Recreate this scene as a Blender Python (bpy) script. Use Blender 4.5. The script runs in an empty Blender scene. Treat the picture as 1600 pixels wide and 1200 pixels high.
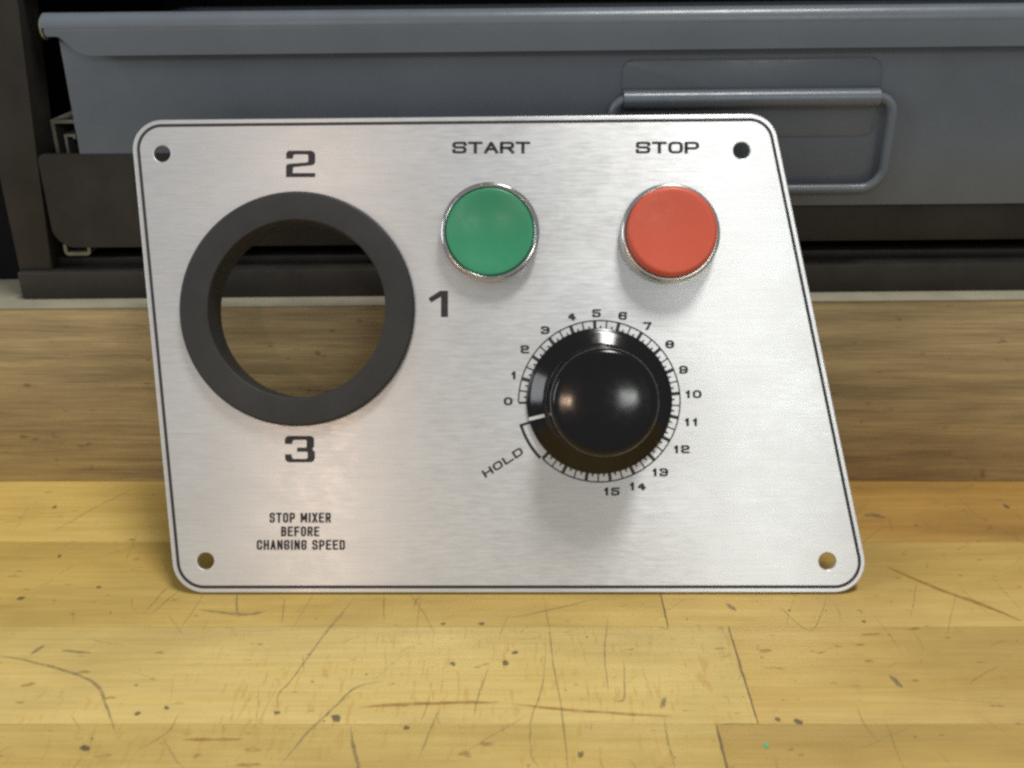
import bpy, bmesh, math, random
from mathutils import Vector, Matrix
random.seed(7)
R = math.radians
MM = 0.001
S = bpy.context.scene
COL = S.collection

# ------------------------------------------------------------------ camera, world, lamps, exposure
LEAN = 24.2                                   # degrees the panel leans back
cam_d = bpy.data.cameras.new('camera')
cam = bpy.data.objects.new('camera', cam_d); COL.objects.link(cam)
cam.location = (0.0, -0.25025, 0.17989)
cam.rotation_euler = (R(90 - LEAN), 0, 0)
cam_d.sensor_width = 36; cam_d.lens = 36
cam_d.clip_start = 0.01; cam_d.clip_end = 50
cam_d.dof.use_dof = True; cam_d.dof.focus_distance = 0.302; cam_d.dof.aperture_fstop = 13
S.camera = cam

W = bpy.data.worlds.new('World'); S.world = W; W.use_nodes = True
bg = W.node_tree.nodes['Background']
bg.inputs[0].default_value = (0.93, 0.97, 1.0, 1); bg.inputs[1].default_value = 0.34

def area(name, loc, target, sx, sy, power, col):
    d = bpy.data.lights.new(name, 'AREA'); d.shape = 'RECTANGLE'; d.size = sx; d.size_y = sy
    d.energy = power; d.color = col
    o = bpy.data.objects.new(name, d); COL.objects.link(o); o.location = loc
    o.rotation_euler = (Vector(target) - Vector(loc)).to_track_quat('-Z', 'Y').to_euler()
    return o
area('ceiling_fluorescent', (0.30, -0.15, 1.60), (0, 0, 0.05), 0.42, 0.26, 15.0, (1.0, 0.98, 0.93))
area('room_fluorescent', (0.75, -2.3, 1.15), (0, 0, 0.05), 0.42, 0.26, 4.4, (0.95, 1.0, 0.95))
area('side_fluorescent', (-1.5, -0.75, 0.75), (0, 0, 0.05), 0.40, 0.7, 5.5, (0.92, 0.96, 1.0))
area('incandescent_lamp', (-0.34, -1.36, 0.66), (0, 0, 0.05), 0.06, 0.06, 1.1, (1.0, 0.70, 0.50))

vs = S.view_settings
vs.view_transform = 'Standard'; vs.look = 'None'; vs.gamma = 1; vs.exposure = 0.0
vs.use_curve_mapping = False
S.render.engine = 'CYCLES'
S.cycles.pixel_filter_type = 'BLACKMAN_HARRIS'; S.cycles.filter_width = 2.7
S.cycles.max_bounces = 8
S.cycles.caustics_reflective = False; S.cycles.blur_glossy = 0.8; S.cycles.sample_clamp_indirect = 2.0; S.cycles.sample_clamp_direct = 6.0
S.cycles.use_denoising = False

# ------------------------------------------------------------------ materials
def mat(name):
    m = bpy.data.materials.new(name); m.use_nodes = True
    nt = m.node_tree; b = nt.nodes['Principled BSDF']
    return m, nt, b
def N(nt, t, **kw):
    n = nt.nodes.new(t)
    for k, v in kw.items(): setattr(n, k, v)
    return n
def coords(nt, scale, rot=(0, 0, 0), loc=(0, 0, 0)):
    tc = N(nt, 'ShaderNodeTexCoord'); mp = N(nt, 'ShaderNodeMapping')
    mp.inputs['Scale'].default_value = scale; mp.inputs['Rotation'].default_value = rot
    mp.inputs['Location'].default_value = loc
    nt.links.new(tc.outputs['Object'], mp.inputs['Vector'])
    return mp.outputs['Vector']
def noise(nt, vec, scale=1.0, detail=4, rough=0.55, dist=0.0):
    n = N(nt, 'ShaderNodeTexNoise'); n.inputs['Scale'].default_value = scale
    n.inputs['Detail'].default_value = detail; n.inputs['Roughness'].default_value = rough
    n.inputs['Distortion'].default_value = dist
    nt.links.new(vec, n.inputs['Vector']); return n.outputs['Fac']
def ramp(nt, fac, stops):
    r = N(nt, 'ShaderNodeValToRGB'); e = r.color_ramp.elements
    while len(e) < len(stops): e.new(0.5)
    for i, (p, c) in enumerate(stops):
        e[i].position = p; e[i].color = (c[0], c[1], c[2], 1) if hasattr(c, '__len__') else (c, c, c, 1)
    nt.links.new(fac, r.inputs['Fac']); return r.outputs['Color']
def mix(nt, a, b, fac, mode='MIX'):
    m = N(nt, 'ShaderNodeMix', data_type='RGBA', blend_type=mode)
    for sock, v in ((m.inputs[0], fac), (m.inputs[6], a), (m.inputs[7], b)):
        if hasattr(v, 'is_linked') or isinstance(v, bpy.types.NodeSocket): nt.links.new(v, sock)
        elif hasattr(v, '__len__'): sock.default_value = (v[0], v[1], v[2], 1)
        else: sock.default_value = v
    return m.outputs[2]
def bump(nt, b, h, strength, dist):
    n = N(nt, 'ShaderNodeBump'); n.inputs['Strength'].default_value = strength
    n.inputs['Distance'].default_value = dist
    nt.links.new(h, n.inputs['Height']); nt.links.new(n.outputs['Normal'], b.inputs['Normal'])

def plain(name, col, rough, metal=0.0, var=0.0, vscale=60, coat=0.0, bmp=0.0, spec=0.5):
    m, nt, b = mat(name)
    b.inputs['Metallic'].default_value = metal; b.inputs['Roughness'].default_value = rough
    b.inputs['Specular IOR Level'].default_value = spec
    if coat: b.inputs['Coat Weight'].default_value = coat; b.inputs['Coat Roughness'].default_value = 0.05
    v = coords(nt, (1, 1, 1))
    f = noise(nt, v, vscale, 6, 0.6)
    lo = [c * (1 - var) for c in col]; hi = [min(1, c * (1 + var)) for c in col]
    nt.links.new(ramp(nt, f, [(0.3, lo), (0.7, hi)]), b.inputs['Base Color'])
    f2 = noise(nt, v, vscale * 9, 5, 0.6)
    rr = ramp(nt, f2, [(0.3, max(0.02, rough * 0.82)), (0.7, min(1, rough * 1.18))])
    nt.links.new(rr, b.inputs['Roughness'])
    if bmp: bump(nt, b, f2, bmp, 0.0004)
    return m

def wood(name, light, dark, off, fleck=0.0, tilt=0.0, streak=(0.35, 0.72), rough=0.42, fine=0.35, xs=9, ys=90, axis='y', grime=0.35, warp=0.5):
    m, nt, b = mat(name)
    def sc(x, y): return (x, y, y)
    v1 = coords(nt, sc(xs, ys), (0, tilt if axis == 'z' else 0, tilt if axis == 'y' else 0), off)
    v2 = coords(nt, sc(xs * 4, ys * 11), (0, tilt if axis == 'z' else 0, tilt if axis == 'y' else 0), off)
    broad = noise(nt, v1, 1.0, 6, 0.66, warp)
    fib = noise(nt, v2, 1.0, 3, 0.6)
    col = ramp(nt, broad, [(streak[0], dark), (streak[1], light)])
    fc = ramp(nt, fib, [(0.30, 1 - fine), (0.62, 1.0)])
    col = mix(nt, col, fc, 1.0, 'MULTIPLY')
    # soft blotches of wear and handling dirt
    v3 = coords(nt, (14, 22, 22), (0, 0, 0.3), off)
    bl = noise(nt, v3, 1.0, 6, 0.62, 0.4)
    blc = ramp(nt, bl, [(0.34, (1 - grime, 1 - grime * 1.05, 1 - grime * 1.1)), (0.58, (1, 1, 1))])
    col = mix(nt, col, blc, 1.0, 'MULTIPLY')
    # tiny dark pores and specks
    v4 = coords(nt, (170, 420, 420), (0, 0, 0), off)
    pc = ramp(nt, noise(nt, v4, 1.0, 2, 0.5), [(0.25, (0.45, 0.40, 0.34)), (0.32, (1, 1, 1))])
    col = mix(nt, col, pc, 0.7, 'MULTIPLY')
    if fleck:
        v5 = coords(nt, (900, 150, 150), (0, 0, 0.05), off)
        g = noise(nt, v5, 1.0, 2, 0.5)
        v6 = coords(nt, (22, 40, 40), (0, 0, 0), off)
        zone = ramp(nt, noise(nt, v6, 1.0, 2, 0.5), [(0.42, 0.0), (0.6, 1.0)])
        k = mix(nt, ramp(nt, g, [(0.58, 0.0), (0.66, 1.0)]), zone, 1.0, 'MULTIPLY')
        kk = N(nt, 'ShaderNodeMath', operation='MULTIPLY'); kk.inputs[1].default_value = fleck
        nt.links.new(k, kk.inputs[0])
        col = mix(nt, col, (0.52, 0.29, 0.06), kk.outputs[0])
    nt.links.new(col, b.inputs['Base Color'])
    nt.links.new(ramp(nt, bl, [(0.3, min(1, rough + 0.2)), (0.65, rough)]), b.inputs['Roughness'])
    b.inputs['Specular IOR Level'].default_value = 0.35
    bump(nt, b, fib, 0.12, 0.0004)
    return m

def aluminium():
    m, nt, b = mat('brushed_aluminium')
    v = coords(nt, (35, 2600, 35)); br = noise(nt, v, 1.0, 4, 0.65)
    v2 = coords(nt, (160, 1100, 100)); br2 = noise(nt, v2, 1.0, 3, 0.6)
    v3 = coords(nt, (22, 30, 20)); bl = noise(nt, v3, 1.0, 6, 0.6)
    c = ramp(nt, br, [(0.25, (0.725, 0.735, 0.745)), (0.75, (0.835, 0.845, 0.855))])
    c = mix(nt, c, ramp(nt, br2, [(0.28, (0.93, 0.925, 0.92)), (0.6, (1, 1, 1))]), 1.0, 'MULTIPLY')
    c = mix(nt, c, ramp(nt, bl, [(0.3, (0.93, 0.92, 0.915)), (0.6, (1, 1, 1))]), 1.0, 'MULTIPLY')
    nt.links.new(c, b.inputs['Base Color'])
    b.inputs['Metallic'].default_value = 0.60
    b.inputs['Anisotropic'].default_value = 0.87; b.inputs['Anisotropic Rotation'].default_value = 0.25
    tg = N(nt, 'ShaderNodeTangent', direction_type='UV_MAP'); tg.uv_map = 'UVMap'
    nt.links.new(tg.outputs['Tangent'], b.inputs['Tangent'])
    v4 = coords(nt, (55, 70, 50), (0, 0, 0.6)); sm = noise(nt, v4, 1.0, 5, 0.65, 0.8)
    rg = mix(nt, ramp(nt, br2, [(0.3, 0.32), (0.7, 0.40)]), ramp(nt, sm, [(0.38, 0.94), (0.66, 1.08)]), 1.0, 'MULTIPLY')   # handling smudges
    nt.links.new(rg, b.inputs['Roughness'])
    bump(nt, b, br, 0.10, 0.0001)
    return m

def ghost(name, col, alpha, scale):
    m, nt, b = mat(name)
    b.inputs['Base Color'].default_value = (*col, 1); b.inputs['Roughness'].default_value = 0.6
    v = coords(nt, (1, 1, 1)); f = noise(nt, v, scale, 4, 0.6)
    nt.links.new(ramp(nt, f, [(0.3, alpha * 0.35), (0.62, alpha)]), b.inputs['Alpha'])
    return m

M = {}
M['alu'] = aluminium()
M['ink'] = plain('black_ink', (0.026, 0.021, 0.025), 0.55, var=0.4, vscale=500)
M['rubber'] = plain('black_ring_plastic', (0.034, 0.032, 0.031), 0.55, var=0.22, vscale=55, bmp=0.08, spec=0.35)
M['chrome'] = plain('bright_chrome', (0.52, 0.505, 0.50), 0.12, 1.0, 0.06)
M['nickel'] = plain('worn_nickel', (0.58, 0.58, 0.56), 0.19, 1.0, 0.10, 200)
M['green'] = plain('green_button_plastic', (0.036, 0.275, 0.140), 0.34, var=0.03, vscale=40)
M['red'] = plain('red_button_plastic', (0.66, 0.105, 0.055), 0.40, var=0.03, vscale=40)
M['gloss'] = plain('glossy_black_knob', (0.004, 0.003, 0.0033), 0.145, var=0.05, spec=0.42)
M['white'] = plain('white_pointer_paint', (0.80, 0.80, 0.79), 0.5, var=0.04)
M['switch'] = plain('grey_switch_plastic', (0.10, 0.10, 0.11), 0.5, var=0.1)
M['bluegrey'] = plain('blue_grey_enamel', (0.135, 0.156, 0.182), 0.30, var=0.09, vscale=28, bmp=0.05, spec=0.45)
M['blacksteel'] = plain('black_painted_steel', (0.033, 0.029, 0.025), 0.5, var=0.3, vscale=45, bmp=0.08, spec=0.3)
M['worn'] = plain('bare_steel_edge', (0.24, 0.225, 0.18), 0.4, 0.5, 0.3, 120)
M['inside'] = plain('dull_black_interior', (0.010, 0.009, 0.010), 0.9, var=0.1, spec=0.1)
M['scratch'] = ghost('grey_scratch', (0.17, 0.15, 0.115), 0.50, 700)
M['faint'] = ghost('faint_scratch', (0.2, 0.17, 0.115), 0.42, 600)
M['stain'] = ghost('dark_dent', (0.10, 0.088, 0.07), 0.75, 1500)
M['orange'] = ghost('orange_mineral_streak', (0.38, 0.17, 0.035), 0.55, 500)
M['fleck'] = plain('green_paint_fleck', (0.12, 0.50, 0.30), 0.5)

# ------------------------------------------------------------------ mesh helpers (millimetres in, metres out)
def link(name, me, m, parent=None):
    o = bpy.data.objects.new(name, me); COL.objects.link(o)
    if m: me.materials.append(m)
    if parent: o.parent = parent
    return o
def empty(name, loc=(0, 0, 0), rot=(0, 0, 0)):
    o = bpy.data.objects.new(name, None); COL.objects.link(o)
    o.location = [c * MM for c in loc]; o.rotation_euler = rot; o.empty_display_size = 0.02
    return o
def tag(o, label, cat=None, kind=None):
    if label: o['label'] = label
    if cat: o['category'] = cat
    if kind: o['kind'] = kind
def from_bm(bm, name, m, parent=None, smooth=None):
    bmesh.ops.scale(bm, vec=(MM, MM, MM), verts=bm.verts)
    bmesh.ops.recalc_face_normals(bm, faces=bm.faces)
    me = bpy.data.meshes.new(name); bm.to_mesh(me); bm.free()
    if smooth is not None:
        for p in me.polygons: p.use_smooth = True
        me.set_sharp_from_angle(angle=R(smooth))
    return link(name, me, m, parent)
def bm_box(bm, x0, x1, y0, y1, z0, z1, bev=0.0, seg=2):
    r = bmesh.ops.create_cube(bm, size=1)
    vs_ = r['verts']
    for v in vs_:
        v.co = Vector(((x0 + x1) / 2 + v.co.x * (x1 - x0), (y0 + y1) / 2 + v.co.y * (y1 - y0), (z0 + z1) / 2 + v.co.z * (z1 - z0)))
    if bev:
        es = list({e for v in vs_ for e in v.link_edges})
        bmesh.ops.bevel(bm, geom=es, offset=bev, segments=seg, affect='EDGES', profile=0.5)
def box(name, x0, x1, y0, y1, z0, z1, m, parent=None, bev=0.0, seg=2):
    bm = bmesh.new(); bm_box(bm, x0, x1, y0, y1, z0, z1, bev, seg)
    return from_bm(bm, name, m, parent, 35 if bev else None)
def lathe(name, prof, m, parent, c=(0, 0), n=96, smooth=32):
    """profile of (radius, height) turned about the panel normal through c; closed if the ends meet"""
    bm = bmesh.new(); rings = []
    for r, h in prof:
        if r < 1e-6: rings.append([bm.verts.new((c[0], c[1], h))])
        else: rings.append([bm.verts.new((c[0] + r * math.cos(2 * math.pi * i / n), c[1] + r * math.sin(2 * math.pi * i / n), h)) for i in range(n)])
    for a, b in zip(rings, rings[1:]):
        for i in range(n):
            j = (i + 1) % n
            if len(a) == 1 and len(b) == 1: continue
            if len(a) == 1: bm.faces.new((a[0], b[i], b[j]))
            elif len(b) == 1: bm.faces.new((a[i], a[j], b[0]))
            else: bm.faces.new((a[i], a[j], b[j], b[i]))
    bmesh.ops.remove_doubles(bm, verts=bm.verts, dist=1e-5)
    return from_bm(bm, name, m, parent, smooth)
def arc_prof(cr, ch, r, a0, a1, n=8):
    return [(cr + r * math.cos(R(a0 + (a1 - a0) * i / n)), ch + r * math.sin(R(a0 + (a1 - a0) * i / n))) for i in range(n + 1)]
def rounded(pts, rad, n=10):
    """round the corners of a closed polygon; rad is one number or one per corner"""
    out = []; L = len(pts)
    for i in range(L):
        r = rad[i] if hasattr(rad, '__len__') else rad
        p, a, b = Vector(pts[i]), Vector(pts[i - 1]), Vector(pts[(i + 1) % L])
        if r <= 0: out.append(p); continue
        d1 = (a - p).normalized(); d2 = (b - p).normalized()
        ang = d1.angle(d2); t = r / math.tan(ang / 2); bis = (d1 + d2).normalized()
        c = p + bis * (r / math.sin(ang / 2)); s = p + d1 * t - c; e = p + d2 * t - c
        a0 = math.atan2(s.y, s.x); a1 = math.atan2(e.y, e.x)
        da = (a1 - a0 + math.pi) % (2 * math.pi) - math.pi
        for k in range(n + 1):
            q = a0 + da * k / n; out.append(c + Vector((math.cos(q), math.sin(q))) * r)
    return out
def inset(pts, d):
    """move every side of a counter-clockwise polygon inwards by d"""
    L = len(pts); lines = []
    for i in range(L):
        a, b = Vector(pts[i]), Vector(pts[(i + 1) % L]); t = (b - a).normalized(); nrm = Vector((-t.y, t.x))
        lines.append((a + nrm * d, t))
    out = []
    for i in range(L):
        (p, t), (q, s) = lines[i - 1], lines[i]
        k = ((q - p).x * s.y - (q - p).y * s.x) / (t.x * s.y - t.y * s.x)
        out.append(p + t * k)
    return out
def prism_xz(name, pts, y0, y1, m, parent=None, bev=0.0):
    bm = bmesh.new(); a = [bm.verts.new((p[0], y0, p[1])) for p in pts]; b = [bm.verts.new((p[0], y1, p[1])) for p in pts]
    f0 = bm.faces.new(a); bm.faces.new(b[::-1]); L = len(pts)
    for i in range(L): bm.faces.new((a[i], b[i], b[(i + 1) % L], a[(i + 1) % L]))
    if bev: bmesh.ops.bevel(bm, geom=list(f0.edges), offset=bev, segments=2, affect='EDGES', profile=0.5)
    return from_bm(bm, name, m, parent, 35)
def prism_yz(name, pts, x0, x1, m, parent=None, smooth=35):
    bm = bmesh.new(); a = [bm.verts.new((x0, p[0], p[1])) for p in pts]; b = [bm.verts.new((x1, p[0], p[1])) for p in pts]
    bm.faces.new(a); bm.faces.new(b[::-1]); L = len(pts)
    for i in range(L): bm.faces.new((a[i], b[i], b[(i + 1) % L], a[(i + 1) % L]))
    return from_bm(bm, name, m, parent, smooth)
def tube(name, pts, r, m, parent=None, n=14):
    bm = bmesh.new(); prev = None; L = len(pts); pts = [Vector(p) for p in pts]
    for i, p in enumerate(pts):
        t = (pts[min(i + 1, L - 1)] - pts[max(i - 1, 0)]).normalized()
        u = Vector((0, 1, 0)); w = t.cross(u).normalized()
        ring = [bm.verts.new(p + u * r * math.cos(2 * math.pi * k / n) + w * r * math.sin(2 * math.pi * k / n)) for k in range(n)]
        if prev:
            for k in range(n): bm.faces.new((prev[k], prev[(k + 1) % n], ring[(k + 1) % n], ring[k]))
        else: bm.faces.new(ring)
        prev = ring
    bm.faces.new(prev[::-1])
    return from_bm(bm, name, m, parent, 40)

# ------------------------------------------------------------------ the bench top: maple strips, each a plank
BZ = -0.8                                      # top of the bench, mm
bench = empty('workbench', (0, 0, 0)); tag(bench, 'scratched yellow maple butcher block bench top made of glued strips', None, 'structure')
ROWS = [  # y front, y back, [(x0, x1, light, dark, fleck)]
    (28.5, 240.0, [(-330, -8, (0.66, 0.45, 0.115), (0.54, 0.33, 0.070), 0.0), (-8, 330, (0.50, 0.285, 0.062), (0.33, 0.165, 0.030), 0.0)]),
    (-15.0, 28.5, [(-330, 44.0, (0.63, 0.42, 0.105), (0.50, 0.31, 0.066), 0.0), (44.0, 330, (0.60, 0.385, 0.10), (0.48, 0.285, 0.062), 0.0)]),
    (-53.5, -15.0, [(-330, 61.0, (0.70, 0.495, 0.150), (0.61, 0.405, 0.105), 0.4), (61.0, 330, (0.61, 0.385, 0.098), (0.49, 0.29, 0.064), 0.0)]),
    (-95.0, -53.5, [(-330, 50.5, (0.68, 0.475, 0.140), (0.56, 0.36, 0.085), 0.35), (50.5, 330, (0.59, 0.37, 0.092), (0.47, 0.275, 0.06), 0.0)]),
    (-137.0, -95.0, [(-330, -40, (0.66, 0.45, 0.12), (0.54, 0.34, 0.08), 0.0), (-40, 330, (0.63, 0.42, 0.11), (0.5, 0.31, 0.07), 0.2)]),
    (-180.0, -137.0, [(-330, 90, (0.64, 0.43, 0.115), (0.52, 0.32, 0.075), 0.3), (90, 330, (0.61, 0.40, 0.10), (0.5, 0.3, 0.065), 0.0)]),
]
k = 0
for (y0, y1, segs) in ROWS:
    for (x0, x1, li, dk, fl) in segs:
        k += 1
        if x0 > -10 and y0 < 28: li = tuple(a_ * .6 + b_ * .4 for a_, b_ in zip(li, (.68, .475, .14))); dk = tuple(a_ * .6 + b_ * .4 for a_, b_ in zip(dk, (.57, .37, .09)))
        li = (min(.78, li[0] * 1.10), li[1] * 1.17, li[2] * 1.45); dk = (dk[0] * 1.18, dk[1] * 1.28, dk[2] * 1.6)
        wm = wood('maple_strip_%d' % k, li, dk, (0.37 * k, 0.21 * k, 0.1 * k), fleck=fl, tilt=random.uniform(-0.02, 0.02), fine=0.14, grime=0.20, rough=0.40)
        gap = 0.10
        box('plank', x0 + gap, x1 - gap, y0 + 0.03, y1 - 0.03, BZ - 38, BZ + random.uniform(-0.05, 0.0), wm, bench, 0.14, 2)
box('glue_core', -329, 329, -179, 239, BZ - 37, BZ - 0.6, plain('dark_glue_line', (0.05, 0.03, 0.012), 0.8), bench)

# scratches, dents and streaks worn into the bench
def smooth_line(pts, n=6):
    P = [Vector(p) for p in pts]; out = []
    for i in range(len(P) - 1):
        a, b, c, d = P[max(i - 1, 0)], P[i], P[i + 1], P[min(i + 2, len(P) - 1)]
        for s in range(n):
            t = s / n
            out.append(0.5 * ((2 * b) + (c - a) * t + (2 * a - 5 * b + 4 * c - d) * t * t + (3 * b - a - 3 * c + d) * t ** 3))
    out.append(P[-1]); return out
def ribbon(bm, pts, w, z):
    L = smooth_line(pts); prev = None; n = len(L)
    for i, p in enumerate(L):
        t = (L[min(i + 1, n - 1)] - L[max(i - 1, 0)]).normalized(); nr = Vector((-t.y, t.x))
        e = min(1, 0.15 + 3.2 * min(i, n - 1 - i) / n) * w * random.uniform(0.7, 1.15) / 2
        j = nr * random.uniform(-0.12, 0.12)
        a = bm.verts.new((p.x + nr.x * e + j.x, p.y + nr.y * e + j.y, z)); b = bm.verts.new((p.x - nr.x * e + j.x, p.y - nr.y * e + j.y, z))
        if prev: bm.faces.new((prev[0], prev[1], b, a))
        prev = (a, b)
def blot(bm, x, y, rx, ry, ang, z):
    vs_ = []
    for i in range(12):
        a = 2 * math.pi * i / 12; q = random.uniform(0.7, 1.15)
        px, py = rx * q * math.cos(a), ry * q * math.sin(a)
        vs_.append(bm.verts.new((x + px * math.cos(ang) - py * math.sin(ang), y + px * math.sin(ang) + py * math.cos(ang), z)))
    bm.faces.new(vs_)
STRONG = [([(-54.8, -68.0), (-50.1, -56.6), (-45.2, -48.1), (-40.6, -40.4), (-34.3, -38.0)], .55),
    ([(-58.7, -49.3), (-60.1, -42.9), (-57.8, -37.4), (-53.1, -20.9), (-49.3, -10.9), (-46.2, -1.0)], .40),
    ([(-39.9, -54.4), (-38.0, -61.9), (-36.0, -68.0), (-35.4, -74)], .9), ([(-130.6, -27.1), (-128.4, -23.0)], 1.3),
    ([(9.4, -0.2), (10.4, -15.3), (11.1, -31.6), (12.5, -48.7), (13.1, -68.0), (13.4, -76)], .36),
    ([(9.3, -22.3), (7.9, -39.2), (4.8, -52.1), (4.6, -64.0), (6.8, -68.0)], .32),
    ([(27.4, -10.9), (25.2, -26.4), (24.8, -41.6)], .40), ([(30.2, -29.0), (28.7, -44.0), (26.1, -45.2)], .38),
    ([(77.3, -4.9), (83.9, -16.7), (93.0, -0.2)], .34), ([(50.7, -53.6), (60.8, -53.4)], .45),
    ([(60.9, -15.2), (60.9, -34), (60.9, -53.3)], .55), ([(50.5, -53.8), (50.4, -62), (50.4, -80)], .7), ([(44, 1), (44, -14.8)], .5),
    ([(62.5, -4.1), (64.6, -7.9)], 1.4), ([(39.3, -44.0), (37.6, -48.1)], 1.3), ([(99.6, -35.5), (101.2, -40.4)], 1.6), ([(117.8, 44.2), (121, 44.6), (124.9, 43.0)], 2.3)]
FAINT = [([(-138.5, -27.7), (-129.9, -29.7), (-115.8, -34.8), (-108.3, -39.2), (-102.4, -47.6), (-97.2, -56.6)], .9),
    ([(-123.0, -25.4), (-114.3, -26.4)], 1.2), ([(-90.6, -7.2), (-77.1, -9.4), (-71.0, -7.9)], 1.5), ([(-105.6, -9.4), (-103.9, -0.2), (-102.5, 4.6)], .4),
    ([(-103.7, -9.4), (-98.9, 2.2)], .4), ([(-81.4, 0.6), (-78.9, -9.4)], .6), ([(-65.2, -13.8), (-66.7, -1.8)], .35),
    ([(-9.6, -51.0), (-8.3, -41.6), (-6.0, -31.6)], .4), ([(-22.0, -65.0), (-20.1, -55.5), (-18.5, -48.7)], .5), ([(-22.3, -52.1), (-21.0, -42.9)], .4),
    ([(-36.4, -12.4), (-37.8, -0.2)], .4), ([(-28.7, -6.4), (-27.4, -0.2)], .4), ([(-89.1, -61.9), (-84.6, -56.6), (-83.5, -49.9)], .4),
    ([(0.0, -10.9), (9.2, -7.9), (25.4, -1.8)], .5), ([(38.0, -51.0), (37.8, -60.8), (38.3, -68.0)], .5), ([(-150, 34), (-141, 50), (-133, 62)], .5)]
for i in range(260):
    x, y = random.uniform(-200, 200), random.uniform(-90, 50); a = random.gauss(1.2, 0.7); l = random.choice((random.uniform(2, 7), random.uniform(6, 24)))
    c = random.gauss(0, 0.5)
    FAINT.append(([(x, y), (x + l / 2 * math.cos(a) + c, y + l / 2 * math.sin(a)), (x + l * math.cos(a), y + l * math.sin(a))], random.uniform(.10, .28)))
DOTS = [(-43.9, -51.6, 1.5), (-26.0, -54.9, .9), (-87.3, -47.8, .8), (-93.9, -49.9, .9), (-102.7, -61.7, 1.3), (-15.8, -31.0, .9), (-1.7, -30.6, 1.2), (-59.0, -49.6, .9),
    (-123.3, 3.8, .8), (-144.2, -1.8, 1.1), (-141.8, 20.2, .8), (-155.4, 49.8, .9), (-8.6, -13.8, .9), (-19.5, -13.8, .7), (66.1, -51.9, .8), (71.1, -52.7, 1.1),
    (16.4, -63.8, 1.0), (168.1, 50.2, 1.2), (0.7, -26.4, .9), (99.9, -12.8, .7)]
for i in range(90): DOTS.append((random.uniform(-190, 190), random.uniform(-85, 55), random.uniform(.12, .42)))
ZS = BZ + 0.03
for nm, L, m in (('scratches', STRONG, 'scratch'), ('faint_scratches', FAINT, 'faint')):
    bm = bmesh.new()
    for i, (p, w) in enumerate(L): ribbon(bm, p, w, ZS + 0.0002 * i)
    o = from_bm(bm, nm, M[m], bench); o['kind'] = 'stuff'
bm = bmesh.new()
for i, (x, y, r) in enumerate(DOTS): blot(bm, x, y, r * .8, r * 1.1, random.uniform(0, 3), ZS + 0.06 + 0.0005 * i)
o = from_bm(bm, 'dents', M['stain'], bench); o['kind'] = 'stuff'
bm = bmesh.new()
for i, (p, w) in enumerate([([(-38.8, -47.6), (-20, -46.2), (-3.3, -45.8)], 1.2), ([(-80.0, -58.9), (-65.3, -58.7)], .9), ([(115.4, 14.6), (126.8, 3.0), (136.8, -4.9), (144.6, -12.4)], 1.6), ([(0, -46.5), (18, -49), (40, -51)], 1.0)]):
    ribbon(bm, p, w, ZS + 0.09 + 0.002 * i)
o = from_bm(bm, 'mineral_streaks', M['orange'], bench); o['kind'] = 'stuff'
bm = bmesh.new(); blot(bm, 61.3, -60.8, .55, 1.0, 0.3, ZS + 0.11); o = from_bm(bm, 'paint_fleck', M['fleck'], bench)

# ------------------------------------------------------------------ brown board along the back of the bench
TILT = R(0.55)
bm = bmesh.new()
a = bm_box(bm, -330, 330, 67.4, 240.0, BZ, 65.6, 0.4, 2)
for v in bm.verts:
    if v.co.z > 30: v.co.z += math.tan(TILT) * v.co.x
board = from_bm(bm, 'wooden_riser', wood('weathered_brown_board', (0.64, 0.485, 0.245), (0.37, 0.275, 0.145), (0.4, 0.2, 0.7), tilt=-0.025, streak=(0.36, 0.66), rough=0.6, fine=0.38, xs=10, ys=190, axis='z', grime=0.16, warp=0.12), None, 35)
tag(board, 'weathered brown wooden riser behind the metal panel, carrying the black rack', 'riser')

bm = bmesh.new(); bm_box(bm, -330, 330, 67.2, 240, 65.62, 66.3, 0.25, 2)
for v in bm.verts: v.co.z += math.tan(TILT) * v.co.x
st = from_bm(bm, 'lit_top_overlay', plain('pale_lit_top', (0.32, 0.295, 0.215), 0.6, var=0.14, vscale=70), board, 35)  # added overlay: overhead light on the riser's top face put into its colour
st['label'] = 'pale overlay on top of the riser, its overhead-lit look painted in'
# ------------------------------------------------------------------ black steel rack on the board
rack = empty('storage_rack', (0, 75, 66.3), (0, -TILT, 0))
tag(rack, 'black painted steel rack standing on the brown wooden riser and holding the drawer', 'rack')
def rx(z): return z - 66.3          # rack-local height
box('base', -164.5, 345, 0, 150, 0.05, 9.6, M['blacksteel'], rack, 0.8)
box('base_ridge', -158, 340, 8, 14, 9.55, 12.2, M['blacksteel'], rack, 0.5)
prism_xz('post', [(-164.5, 9.55), (-153.4, 9.55), (-150.8, 50), (-147.6, 92), (-146.5, 190), (-164.5, 190)], 2, 16, M['blacksteel'], rack, 0.8)
prism_xz('post', [(333, 9.55), (345, 9.55), (345, 190), (333, 190)], 2, 16, M['blacksteel'], rack, 0.8)
box('front_rail', -150, 333, 5.5, 12, 16.0, 29.2, M['blacksteel'], rack, 0.7)
prism_xz('bracket', rounded([(-150.4, 48.2), (-150.4, 17.6), (-96, 17.6), (-96, 48.2)][::-1], [0.8, 1.5, 7, 2.0]), 1.2, 3.2, M['blacksteel'], rack, 0.4)
def channel(x0, x1, z0, z1, y0, y1, t, nm, lip):
    # open channel section seen from its end
    p = [(x0, z0), (x0, z1), (x1, z1), (x1, z1 - lip), (x1 - t, z1 - lip), (x1 - t, z1 - t), (x0 + t, z1 - t), (x0 + t, z0)]
    return prism_xz(nm, p, y0, y1, M['worn'], rack)
channel(-147.6, -139.0, 46, 57.6, 9, 120, 1.1, 'slide_channel', 3.0)
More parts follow.
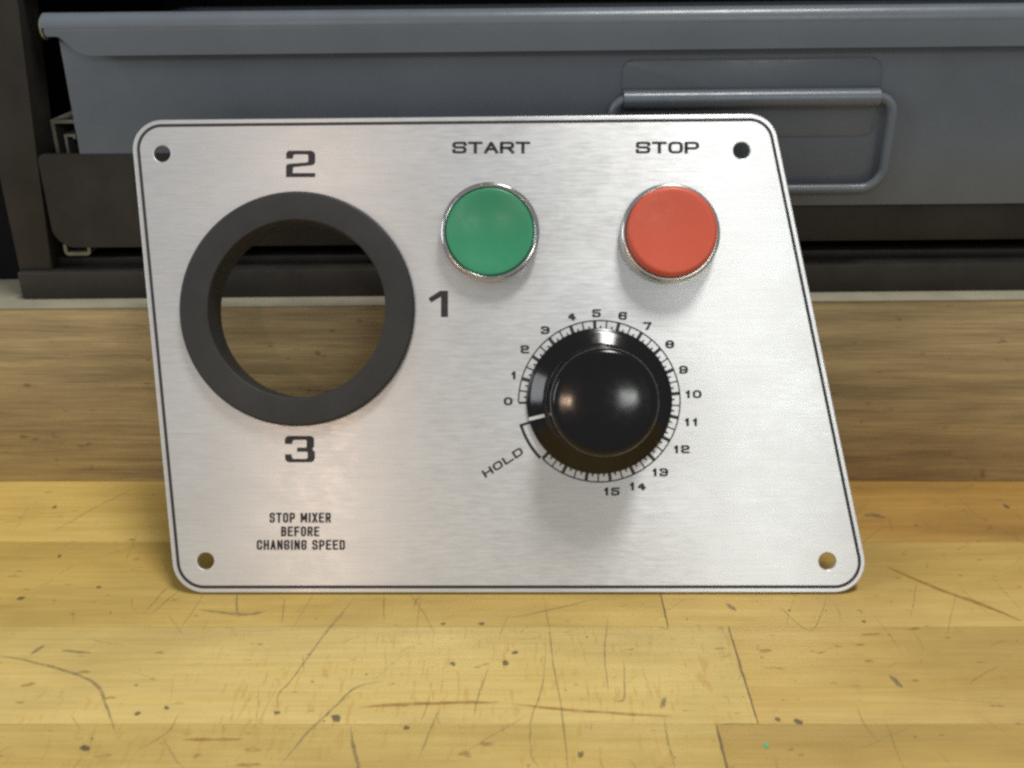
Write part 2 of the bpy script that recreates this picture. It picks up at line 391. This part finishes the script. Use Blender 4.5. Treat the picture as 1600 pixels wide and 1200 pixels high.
channel(-143.2, -139.6, 46, 53.4, 7, 120, 0.8, 'slide_channel', 1.5)
pc = rounded([(-149, 17.8), (-149, 14.0), (-140.2, 14.0), (-140.2, 17.8)], [0, 1.5, 1.5, 0], 4)
pci = [(-141.2, 17.8), (-141.2, 15.2), (-148, 15.2), (-148, 17.8)]
prism_xz('slide_clip', pc + [Vector(q) for q in pci], 4, 30, M['worn'], rack)
pu = rounded([(-149.5, 104), (-149.5, 94.5), (-139.5, 94.5), (-139.5, 104)], [0, 2.2, 2.2, 0], 5)
pui = [(-140.6, 104), (-140.6, 96), (-148.4, 96), (-148.4, 104)]
prism_xz('slide_channel', pu + [Vector(q) for q in pui], 6, 120, M['worn'], rack)
box('light_block_shelf', -164, 344, 16.5, 150, 150, 158, M['blacksteel'], rack, 0.6)  # unseen shelf, added to block the world light from above
box('back_panel', -328, 344.5, 150.5, 156, 4.0, 230, M['inside'], rack)
box('wing_panel', -328, -166, 22, 24, 0.05, 230, M['inside'], rack)
box('side_panel', -164.2, -162, 16.5, 150, 9.7, 149.5, M['inside'], rack)

# ------------------------------------------------------------------ blue-grey drawer
dr = empty('drawer', (0, 75, 66.3), (0, -TILT, 0))
tag(dr, 'blue grey enamelled steel drawer with a wire pull handle, sitting in the black rack', 'drawer')
Bm = M['bluegrey']
box('front', -137.0, 330, 1.5, 3.0, 29.25, 84, Bm, dr, 0.4)
box('side_wall', -137.0, -135.6, 3.05, 130, 29.6, 83, Bm, dr)
box('side_wall', 328.6, 330, 3.05, 130, 29.6, 83, Bm, dr)
box('rear_wall', -135.5, 328.5, 128.6, 130, 29.6, 83, Bm, dr)
box('bottom', -135.5, 328.5, 3.1, 128.5, 29.35, 30.6, Bm, dr)
lip = rounded([(-138.6, 87.4), (-138.6, 84.2), (-134.5, 84.2), (-128.5, 78.6), (331, 78.6), (331, 87.4)], [0, 1.2, 2.5, 9, 0, 0])
prism_xz('lip', lip, -4.2, -2.8, Bm, dr, 0.35)
roll = [(-4.25, 86.6)] + [(-0.2 + 4.05 * math.cos(R(a)), 86.6 + 4.05 * math.sin(R(a))) for a in range(170, -1, -10)] + [(3.85, 84.0)]
roll_in = [(y * 0.74, 86.6 + (z - 86.6) * 0.74) for y, z in roll[::-1]]
prism_yz('rim', roll + roll_in, -139.4, 331, Bm, dr, 50)
prism_yz('rim_end', [(-0.2 + 3.4 * math.cos(R(a)), 86.4 + 3.4 * math.sin(R(a))) for a in range(0, 360, 20)], -140.1, -139.45, M['worn'], dr)
# raised plate behind the pull, hinge barrel, wire bail
prism_xz('pull_plate', rounded([(34.6, 51.8), (113.8, 51.8), (113.8, 75.2), (34.6, 75.2)], 3.0, 8), 0.75, 1.55, Bm, dr, 0.5)
bar = [(0.7, 66.9), (-2.2, 66.6)] + [(-2.2 + 2.9 * math.cos(R(a)), 63.9 + 2.7 * math.sin(R(a))) for a in range(90, 271, 15)] + [(0.7, 61.0)]
prism_yz('hinge_barrel', bar, 34.9, 113.2, Bm, dr, 50)
W0, W1, ZT, ZB = 31.6, 118.0, 63.9, 35.4
path = [(36, ZT)] + [(q.x, q.y) for q in rounded([(W0, ZT), (W0, ZB), (W1, ZB), (W1, ZT)], [5, 7, 7, 5], 8)] + [(112, ZT)]
tube('wire_handle', [(x, -2.3 + (ZT - z) * 0.03, z) for x, z in path], 1.6, Bm, dr)

# ------------------------------------------------------------------ the control panel
panel = empty('control_panel', (0, 0, 0), (R(90 - LEAN), 0, 0))
tag(panel, 'brushed aluminium mixer control panel with black ring, green and red buttons and timer knob', 'control panel')
K = 5.3
def P(px, py): return ((px - 800) / K, (926 - py) / K)
T = 1.3                                        # plate thickness
OUT = [P(273.6, 926.4), P(1363, 926), P(1207.5, 177.5), P(202.6, 187.5)]       # corners, counter-clockwise
RAD = [9.5, 9.0, 8.3, 8.6]
def spline(cu, pts):
    s = cu.splines.new('POLY'); s.points.add(len(pts) - 1); s.use_cyclic_u = True
    for q, p in zip(s.points, pts): q.co = (p[0] * MM, p[1] * MM, 0, 1)
cu = bpy.data.curves.new('plate', 'CURVE'); cu.dimensions = '2D'; cu.fill_mode = 'BOTH'
spline(cu, rounded(OUT, RAD, 16))
def circle(c, r, n=48): return [(c[0] + r * math.cos(2 * math.pi * i / n), c[1] + r * math.sin(2 * math.pi * i / n)) for i in range(n)]
RING = P(466.5, 483.5)
for c, r, n in ((P(253, 240), 2.45, 40), (P(1159, 235), 2.45, 40), (P(321, 877), 2.5, 40), (P(1293, 877), 2.5, 40), (RING, 30.0, 96)):
    spline(cu, circle(c, r, n))
bv = 0.28
cu.extrude = (T / 2 - bv) * MM; cu.bevel_depth = bv * MM; cu.bevel_resolution = 2; cu.offset = -bv * MM
tmp = bpy.data.objects.new('tmp', cu); COL.objects.link(tmp)
bpy.context.view_layer.update()
me = bpy.data.meshes.new_from_object(tmp.evaluated_get(bpy.context.evaluated_depsgraph_get()))
bpy.data.objects.remove(tmp); me.name = 'plate'
bm = bmesh.new(); bm.from_mesh(me)
bmesh.ops.remove_doubles(bm, verts=bm.verts, dist=1e-7)
bmesh.ops.translate(bm, verts=bm.verts, vec=(0, 0, -T / 2 * MM))
bmesh.ops.recalc_face_normals(bm, faces=bm.faces)
bm.to_mesh(me); bm.free()
me.materials.clear()
uv = me.uv_layers.new(name='UVMap') if not me.uv_layers else me.uv_layers[0]; uv.name = 'UVMap'
for lp in me.loops:
    co = me.vertices[lp.vertex_index].co; uv.data[lp.index].uv = (co.x * 4 + co.z * .01, co.y * 4 + co.z * .02)
for p in me.polygons: p.use_smooth = abs(p.normal.z) < 0.98
plate = link('plate', me, M['alu'], panel)

HI = 0.03                                       # print height over the plate
def strip(bm, A, B, z, closed=True):
    a = [bm.verts.new((p[0], p[1], z)) for p in A]; b = [bm.verts.new((p[0], p[1], z)) for p in B]; L = len(a)
    for i in range(L if closed else L - 1):
        j = (i + 1) % L; bm.faces.new((a[i], a[j], b[j], b[i]))
bm = bmesh.new()
d0, d1 = 1.25, 2.15
strip(bm, rounded(inset(OUT, d0), [r - d0 for r in RAD], 16), rounded(inset(OUT, d1), [r - d1 for r in RAD], 16), HI)
from_bm(bm, 'border_line', M['ink'], panel)

# --- squared lettering drawn from strokes
G = {
 'S': [[(1, .80), (1, 1), (0, 1), (0, .52), (1, .52), (1, 0), (0, 0), (0, .20)]],
 'T': [[(0, 1), (1, 1)], [(.5, 1), (.5, 0)]],
 'A': [[(0, 0), (.5, 1), (1, 0)], [(.22, .32), (.78, .32)]],
 'R': [[(0, 0), (0, 1, 0), (1, 1), (1, .46), (0, .46)], [(.62, .46), (1, 0)]],
 'O': [[(0, 0), (0, 1), (1, 1), (1, 0), 'c']],
 'P': [[(0, 0), (0, 1, 0), (1, 1), (1, .42), (0, .42)]],
 'H': [[(0, 0), (0, 1)], [(1, 0), (1, 1)], [(0, .5), (1, .5)]],
 'L': [[(0, 1), (0, 0), (1, 0)]],
 'D': [[(0, 0, 0), (0, 1, 0), (1, 1), (1, 0), 'c']],
 '0': [[(0, 0), (0, 1), (1, 1), (1, 0), 'c']],
 '1': [[(.25, .72), (.62, 1), (.62, 0)]],
 '2': [[(0, .78), (0, 1), (1, 1), (1, .5), (0, .5), (0, 0), (1, 0)]],
 '3': [[(0, .80), (0, 1), (1, 1), (1, 0), (0, 0), (0, .20)], [(.35, .52), (1, .52)]],
 '4': [[(.78, 0), (.78, 1), (0, .28), (1.05, .28)]],
 '5': [[(1, 1), (0, 1), (0, .58), (1, .58), (1, 0), (0, 0), (0, .20)]],
 '6': [[(1, .82), (1, 1), (0, 1), (0, 0), (1, 0), (1, .55), (0, .55)]],
 '7': [[(0, 1), (1, 1), (.42, 0)]],
 '8': [[(0, 0), (0, 1), (1, 1), (1, 0), 'c'], [(0, .52), (1, .52)]],
 '9': [[(0, .18), (0, 0), (1, 0), (1, 1), (0, 1), (0, .45), (1, .45)]],
 'M': [[(0, 0), (0, 1), (.5, .25), (1, 1), (1, 0)]],
 'I': [[(.5, 0), (.5, 1)]],
 'X': [[(0, 0), (1, 1)], [(0, 1), (1, 0)]],
 'E': [[(1, 1), (0, 1), (0, 0), (1, 0)], [(0, .52), (.85, .52)]],
 'B': [[(0, 0), (0, 1, 0), (.92, 1), (.92, .53), (0, .53)], [(.9, .53), (1, .5), (1, 0), (0, 0)]],
 'F': [[(1, 1), (0, 1), (0, 0)], [(0, .5), (.82, .5)]],
 'C': [[(1, .70), (1, 1), (0, 1), (0, 0), (1, 0), (1, .30)]],
 'N': [[(0, 0), (0, 1), (1, 0), (1, 1)]],
 'G': [[(1, .72), (1, 1), (0, 1), (0, 0), (1, 0), (1, .46), (.55, .46)]],
}
SHARP = set('TALMXN7EFH1')
def round_open(pts, r, closed, sharp, n=5):
    P_ = [Vector(p) for p in pts]; L = len(P_); out = []
    for i in range(L):
        if not closed and i in (0, L - 1): out.append(P_[i]); continue
        p, a, b = P_[i], P_[i - 1], P_[(i + 1) % L]
        d1_, d2_ = (a - p), (b - p); rr = min(0.02 if sharp[i] else r, d1_.length * .48, d2_.length * .48)
        s, e = p + d1_.normalized() * rr, p + d2_.normalized() * rr
        for q in range(n + 1):
            t = q / n; out.append(s * (1 - t) ** 2 + p * 2 * t * (1 - t) + e * t * t)
    return out
def stroke(bm, pts, w, closed, xf, z):
    L = len(pts); A = []; B = []
    if not closed:
        pts = list(pts)
        pts[0] = pts[0] + (pts[0] - pts[1]).normalized() * w * .5; pts[-1] = pts[-1] + (pts[-1] - pts[-2]).normalized() * w * .5
    for i in range(L):
        a = pts[i - 1] if (i or closed) else None; b = pts[(i + 1) % L] if (i < L - 1 or closed) else None
        t1 = (pts[i] - a).normalized() if a is not None else None; t2 = (b - pts[i]).normalized() if b is not None else None
        t1 = t1 or t2; t2 = t2 or t1
        n1 = Vector((-t1.y, t1.x)); n2 = Vector((-t2.y, t2.x)); m = (n1 + n2)
        m = m.normalized() if m.length > 1e-6 else n1
        k_ = w / 2 / max(0.45, m.dot(n1))
        A.append(xf(pts[i] + m * k_)); B.append(xf(pts[i] - m * k_))
    strip(bm, A, B, z, closed)
def text(name, s, cx, cy, h, w, gap, tv, th, ang=0.0, parent=None, m='ink', rad=.55, space=None, narrow=None, z=HI):
    """letters h tall and w wide (outer sizes, mm), stems tv and bars th thick, centred on cx, cy"""
    narrow = narrow or {}
    ws = [space if c == ' ' else w * narrow.get(c, 1.0) for c in s]
    tot = sum(ws) + gap * (len(s) - 1); x = -tot / 2; bm = bmesh.new(); ca, sa = math.cos(R(ang)), math.sin(R(ang))
    sx = th / tv                                # stroke in a space where stems and bars are equally thick
    for c, cw in zip(s, ws):
        if c != ' ':
            for pl in G[c]:
                closed = pl[-1] == 'c'; pts = [p for p in pl if p != 'c']
                q = [Vector(((tv / 2 + p[0] * (cw - tv)) * sx, th / 2 + p[1] * (h - th))) for p in pts]
                q = round_open(q, th * rad * (0.02 if c in SHARP else 2.2), closed, [len(p) == 3 for p in pts])
                x0 = x
                def xf(v):
                    X = x0 + v.x / sx; Y = v.y - h / 2
                    return (cx + X * ca - Y * sa, cy + X * sa + Y * ca)
                stroke(bm, q, th, closed, xf, z); 
        x += cw + gap
    return from_bm(bm, name, M[m], parent or panel)
c = P(767.5, 230.5); text('lettering', 'START', c[0], c[1], 3.5, 4.3, 0.38, 1.0, 0.74)
c = P(1043, 230.5); text('lettering', 'STOP', c[0], c[1], 3.5, 4.4, 0.40, 1.0, 0.74)
def numeral(ox, oy, pts):
    """heavy numeral outline; points in twentieths of a print unit, each with its corner radius"""
    q = rounded([P(ox + x / 20, oy + y / 20) for x, y, r in pts], [r / 20 / K for x, y, r in pts], 6)
    bm = bmesh.new(); bm.faces.new([bm.verts.new((v[0], v[1], HI)) for v in q]); bm.normal_update(); bmesh.ops.triangulate(bm, faces=bm.faces); bm.normal_update()
    for f in bm.faces:
        if f.normal.z < 0: f.normal_flip()
    return from_bm(bm, 'numeral', M['ink'], panel)
numeral(430, 223.5, [(340, 490, 0), (340, 235, 110), (1250, 235, 150), (1250, 685, 130), (560, 755, 40), (545, 935, 10), (1250, 935, 0), (1250, 1065, 0), (335, 1065, 0), (335, 655, 90), (1030, 600, 60), (1030, 355, 50), (575, 355, 60), (545, 490, 0)])
numeral(430, 669, [(300, 500, 0), (300, 245, 120), (1215, 245, 120), (1215, 590, 60), (1150, 655, 20), (1240, 730, 60), (1240, 1070, 150), (300, 1070, 150), (300, 820, 0), (510, 820, 0), (535, 960, 60), (1010, 960, 50), (1010, 740, 40), (680, 740, 0), (680, 610, 0), (975, 610, 30), (985, 370, 40), (560, 370, 70), (520, 500, 0)])
numeral(650, 444, [(1000, 1030, 0), (1000, 205, 0), (750, 205, 0), (385, 440, 0), (470, 575, 0), (780, 395, 0), (780, 1030, 0)])
for s, cx, cy, wd in (('STOP MIXER', 469, 809, 96), ('BEFORE', 469, 830.5, 60), ('CHANGING SPEED', 470, 851.5, 138)):
    c = P(cx, cy); nar = {'I': .42, 'M': 1.25}; n = len(s)
    units = sum(.55 if q == ' ' else nar.get(q, 1) for q in s); gp = 0.36
    w1 = (wd / K - gp * (n - 1)) / units
    text('lettering', s, c[0], c[1], 2.95, w1, gp, 0.62, 0.54, space=.55 * w1, narrow=nar, rad=.7)

# --- timer dial print
DC = P(936.5, 627)
def pol(r, a): return (DC[0] + r * math.cos(R(a)), DC[1] + r * math.sin(R(a)))
def arc_strip(bm, r0, r1, a0, a1, n=90):
    strip(bm, [pol(r0, a0 + (a1 - a0) * i / n) for i in range(n + 1)], [pol(r1, a0 + (a1 - a0) * i / n) for i in range(n + 1)], HI, False)
def ray(bm, r0, r1, a, w):
    t = Vector((-math.sin(R(a)), math.cos(R(a)))) * w / 2; p, q = Vector(pol(r0, a)), Vector(pol(r1, a))
    bm.faces.new([bm.verts.new((v.x, v.y, HI)) for v in (p - t, q - t, q + t, p + t)])
A0, U = 181.2, 17.55
bm = bmesh.new()
arc_strip(bm, 23.6, 24.02, A0, A0 - 18 * U)
for u in range(19):
    a = A0 - u * U; ray(bm, 20.6, 23.7, a, 1.0 if 0 < u else 0.7)
    if u == 18: continue
    for q in (1, 2, 3): ray(bm, 20.6, 23.7 if q == 2 else 22.3, a - U * q / 4, 0.42 if q == 2 else 0.46)
    for q in range(8): ray(bm, 20.6, 21.6, a - U * (q + .5) / 8, 0.2)
from_bm(bm, 'dial_scale', M['ink'], panel)
bm = bmesh.new()
arc_strip(bm, 23.7, 24.6, 197.0, 224.0, 30); ray(bm, 20.8, 24.6, 197.0, 0.75)
from_bm(bm, 'hold_bracket', M['ink'], panel)
NUMS = [(794, 627), (802.7, 586.5), (820, 546), (852, 516), (892.6, 494.5), (932, 489.5), (973, 493.5), (1011.6, 509.5), (1046.6, 538), (1068, 577.7), (1083, 616), (1080, 659.5), (1064.5, 702), (1031, 738), (995.7, 760), (955.3, 768)]
for i, (px, py) in enumerate(NUMS):
    c = P(px, py); text('dial_numeral', str(i), c[0], c[1], 2.4, 2.6, 0.35, 0.76, 0.55, narrow={'1': .78})
c = P(785.5, 722.6); text('lettering', 'HOLD', c[0], c[1], 2.35, 3.0, 0.5, 0.68, 0.52, ang=32.5)

# --- black ring in the large hole
ro, ri = 34.4, 25.9
prof = [(ri, -10.5)] + [(ri, 2.6)] + arc_prof(ri + .5, 2.6, .5, 180, 90, 4) + arc_prof(ro - .9, 2.2, .9, 90, 0, 6) + [(ro, 0.02), (29.8, 0.02), (29.8, -10.5), (ri, -10.5)]
lathe('ring', prof, M['rubber'], panel, RING, 128, 40)

# --- push buttons
def button(kind, c, cap_m, bez_m, nm, lab, ext):
    rb = 14.5
    hb = 4.6
    prof = [(12.9, 0.02), (rb, 0.02)] + [(rb, hb - 1.4)] + arc_prof(rb - 1.0, hb - 1.0, 1.0, 0, 90, 8) + arc_prof(rb - 1.15, hb - .35, .35, 90, 180, 4) + [(13.0, 1.4), (12.9, 0.02)]
    bz = lathe(nm, prof, bez_m, panel, c, 96, 40)
    bz['label'] = lab
    if ext:    # cap stands proud of the bezel
        top = 8.4; r = 13.05
        pr = [(0, top - 1.1), (3, top - 1.02), (6, top - .76), (9, top - .34), (11, top - .06)] + arc_prof(r - 1.5, top - 1.5, 1.5, 90, 0, 10) + [(r - .15, 1.0)]
    else:
        top = 4.5; r = 13.0
        pr = [(0, top - 1.9), (3, top - 1.76), (6, top - 1.38), (9, top - .75), (11.2, top - .18)] + arc_prof(r - .9, top - .95, .9, 100, 0, 8) + [(r - .02, 1.0)]
    cp = lathe('button_cap', pr, cap_m, bz, c, 96, 50)
    if kind == 'start':
        for a in (100, 40, 215, 282):     # small crimp notches round the bezel
            d = Vector((math.cos(R(a)), math.sin(R(a))))
            bm = bmesh.new(); bmesh.ops.create_uvsphere(bm, u_segments=12, v_segments=8, radius=0.42)
            bmesh.ops.translate(bm, verts=bm.verts, vec=(c[0] + d.x * 13.6, c[1] + d.y * 13.6, hb - .05))
            from_bm(bm, 'crimp', bez_m, bz, 60)
    # switch body behind the plate
    box('switch_body', c[0] - 12, c[0] + 12, c[1] - 12, c[1] + 12, -T - 22, -T - .02, M['switch'], panel, 0.8)
    return bz
button('start', P(765.8, 365.0), M['green'], M['chrome'], 'start_button', 'green push button in a bright chrome bezel under START', False)
button('stop', P(1044.6, 367.0), M['red'], M['nickel'], 'stop_button', 'red push button standing proud of a nickel bezel under STOP', True)

# --- timer knob
kc = P(936.0, 626.5)
sk = [(0, 0.4), (21.3, 0.4), (21.45, 0.9)] + arc_prof(20.95, 1.0, .5, 0, 62, 4) + [(20.6, 1.62), (20.0, 1.96), (19.0, 2.52), (18.0, 3.09), (17.2, 3.54), (16.7, 3.82), (16.2, 4.2), (15.9, 4.7), (0, 4.7)]
knob = lathe('timer_knob', sk, M['gloss'], panel, kc, 128, 50)
knob['label'] = 'glossy black round timer knob with a white pointer line'
cap = [(15.9, 3.6), (15.75, 8), (15.2, 17.6)] + arc_prof(13.0, 17.7, 2.2, 3, 78, 10) + [(12.3, 20.02), (10.5, 20.34), (8, 20.66), (5, 20.88), (2.5, 20.97), (0, 21.0)]
lathe('knob_cap', cap, M['gloss'], knob, kc, 128, 60)
bm = bmesh.new(); a = 194.5
t = Vector((-math.sin(R(a)), math.cos(R(a)))) * .48; d = Vector((math.cos(R(a)), math.sin(R(a))))
pp = [(21.4, 1.25), (21.2, 1.5), (20.0, 2.05), (19.0, 2.61), (18.0, 3.18), (16.7, 3.91)]
L_ = [Vector(kc) + d * r for r, h in pp]
va = [bm.verts.new((p.x + t.x, p.y + t.y, h)) for p, (r, h) in zip(L_, pp)]; vb = [bm.verts.new((p.x - t.x, p.y - t.y, h)) for p, (r, h) in zip(L_, pp)]
for i in range(len(pp) - 1): bm.faces.new((va[i], va[i + 1], vb[i + 1], vb[i]))
from_bm(bm, 'pointer_line', M['white'], knob)
# timer housing behind the plate: it rests against the brown board
box('timer_housing', DC[0] - 20, DC[0] + 20, DC[1] - 20, DC[1] + 20, -39.2, -T - .02, M['switch'], panel, 1.0)
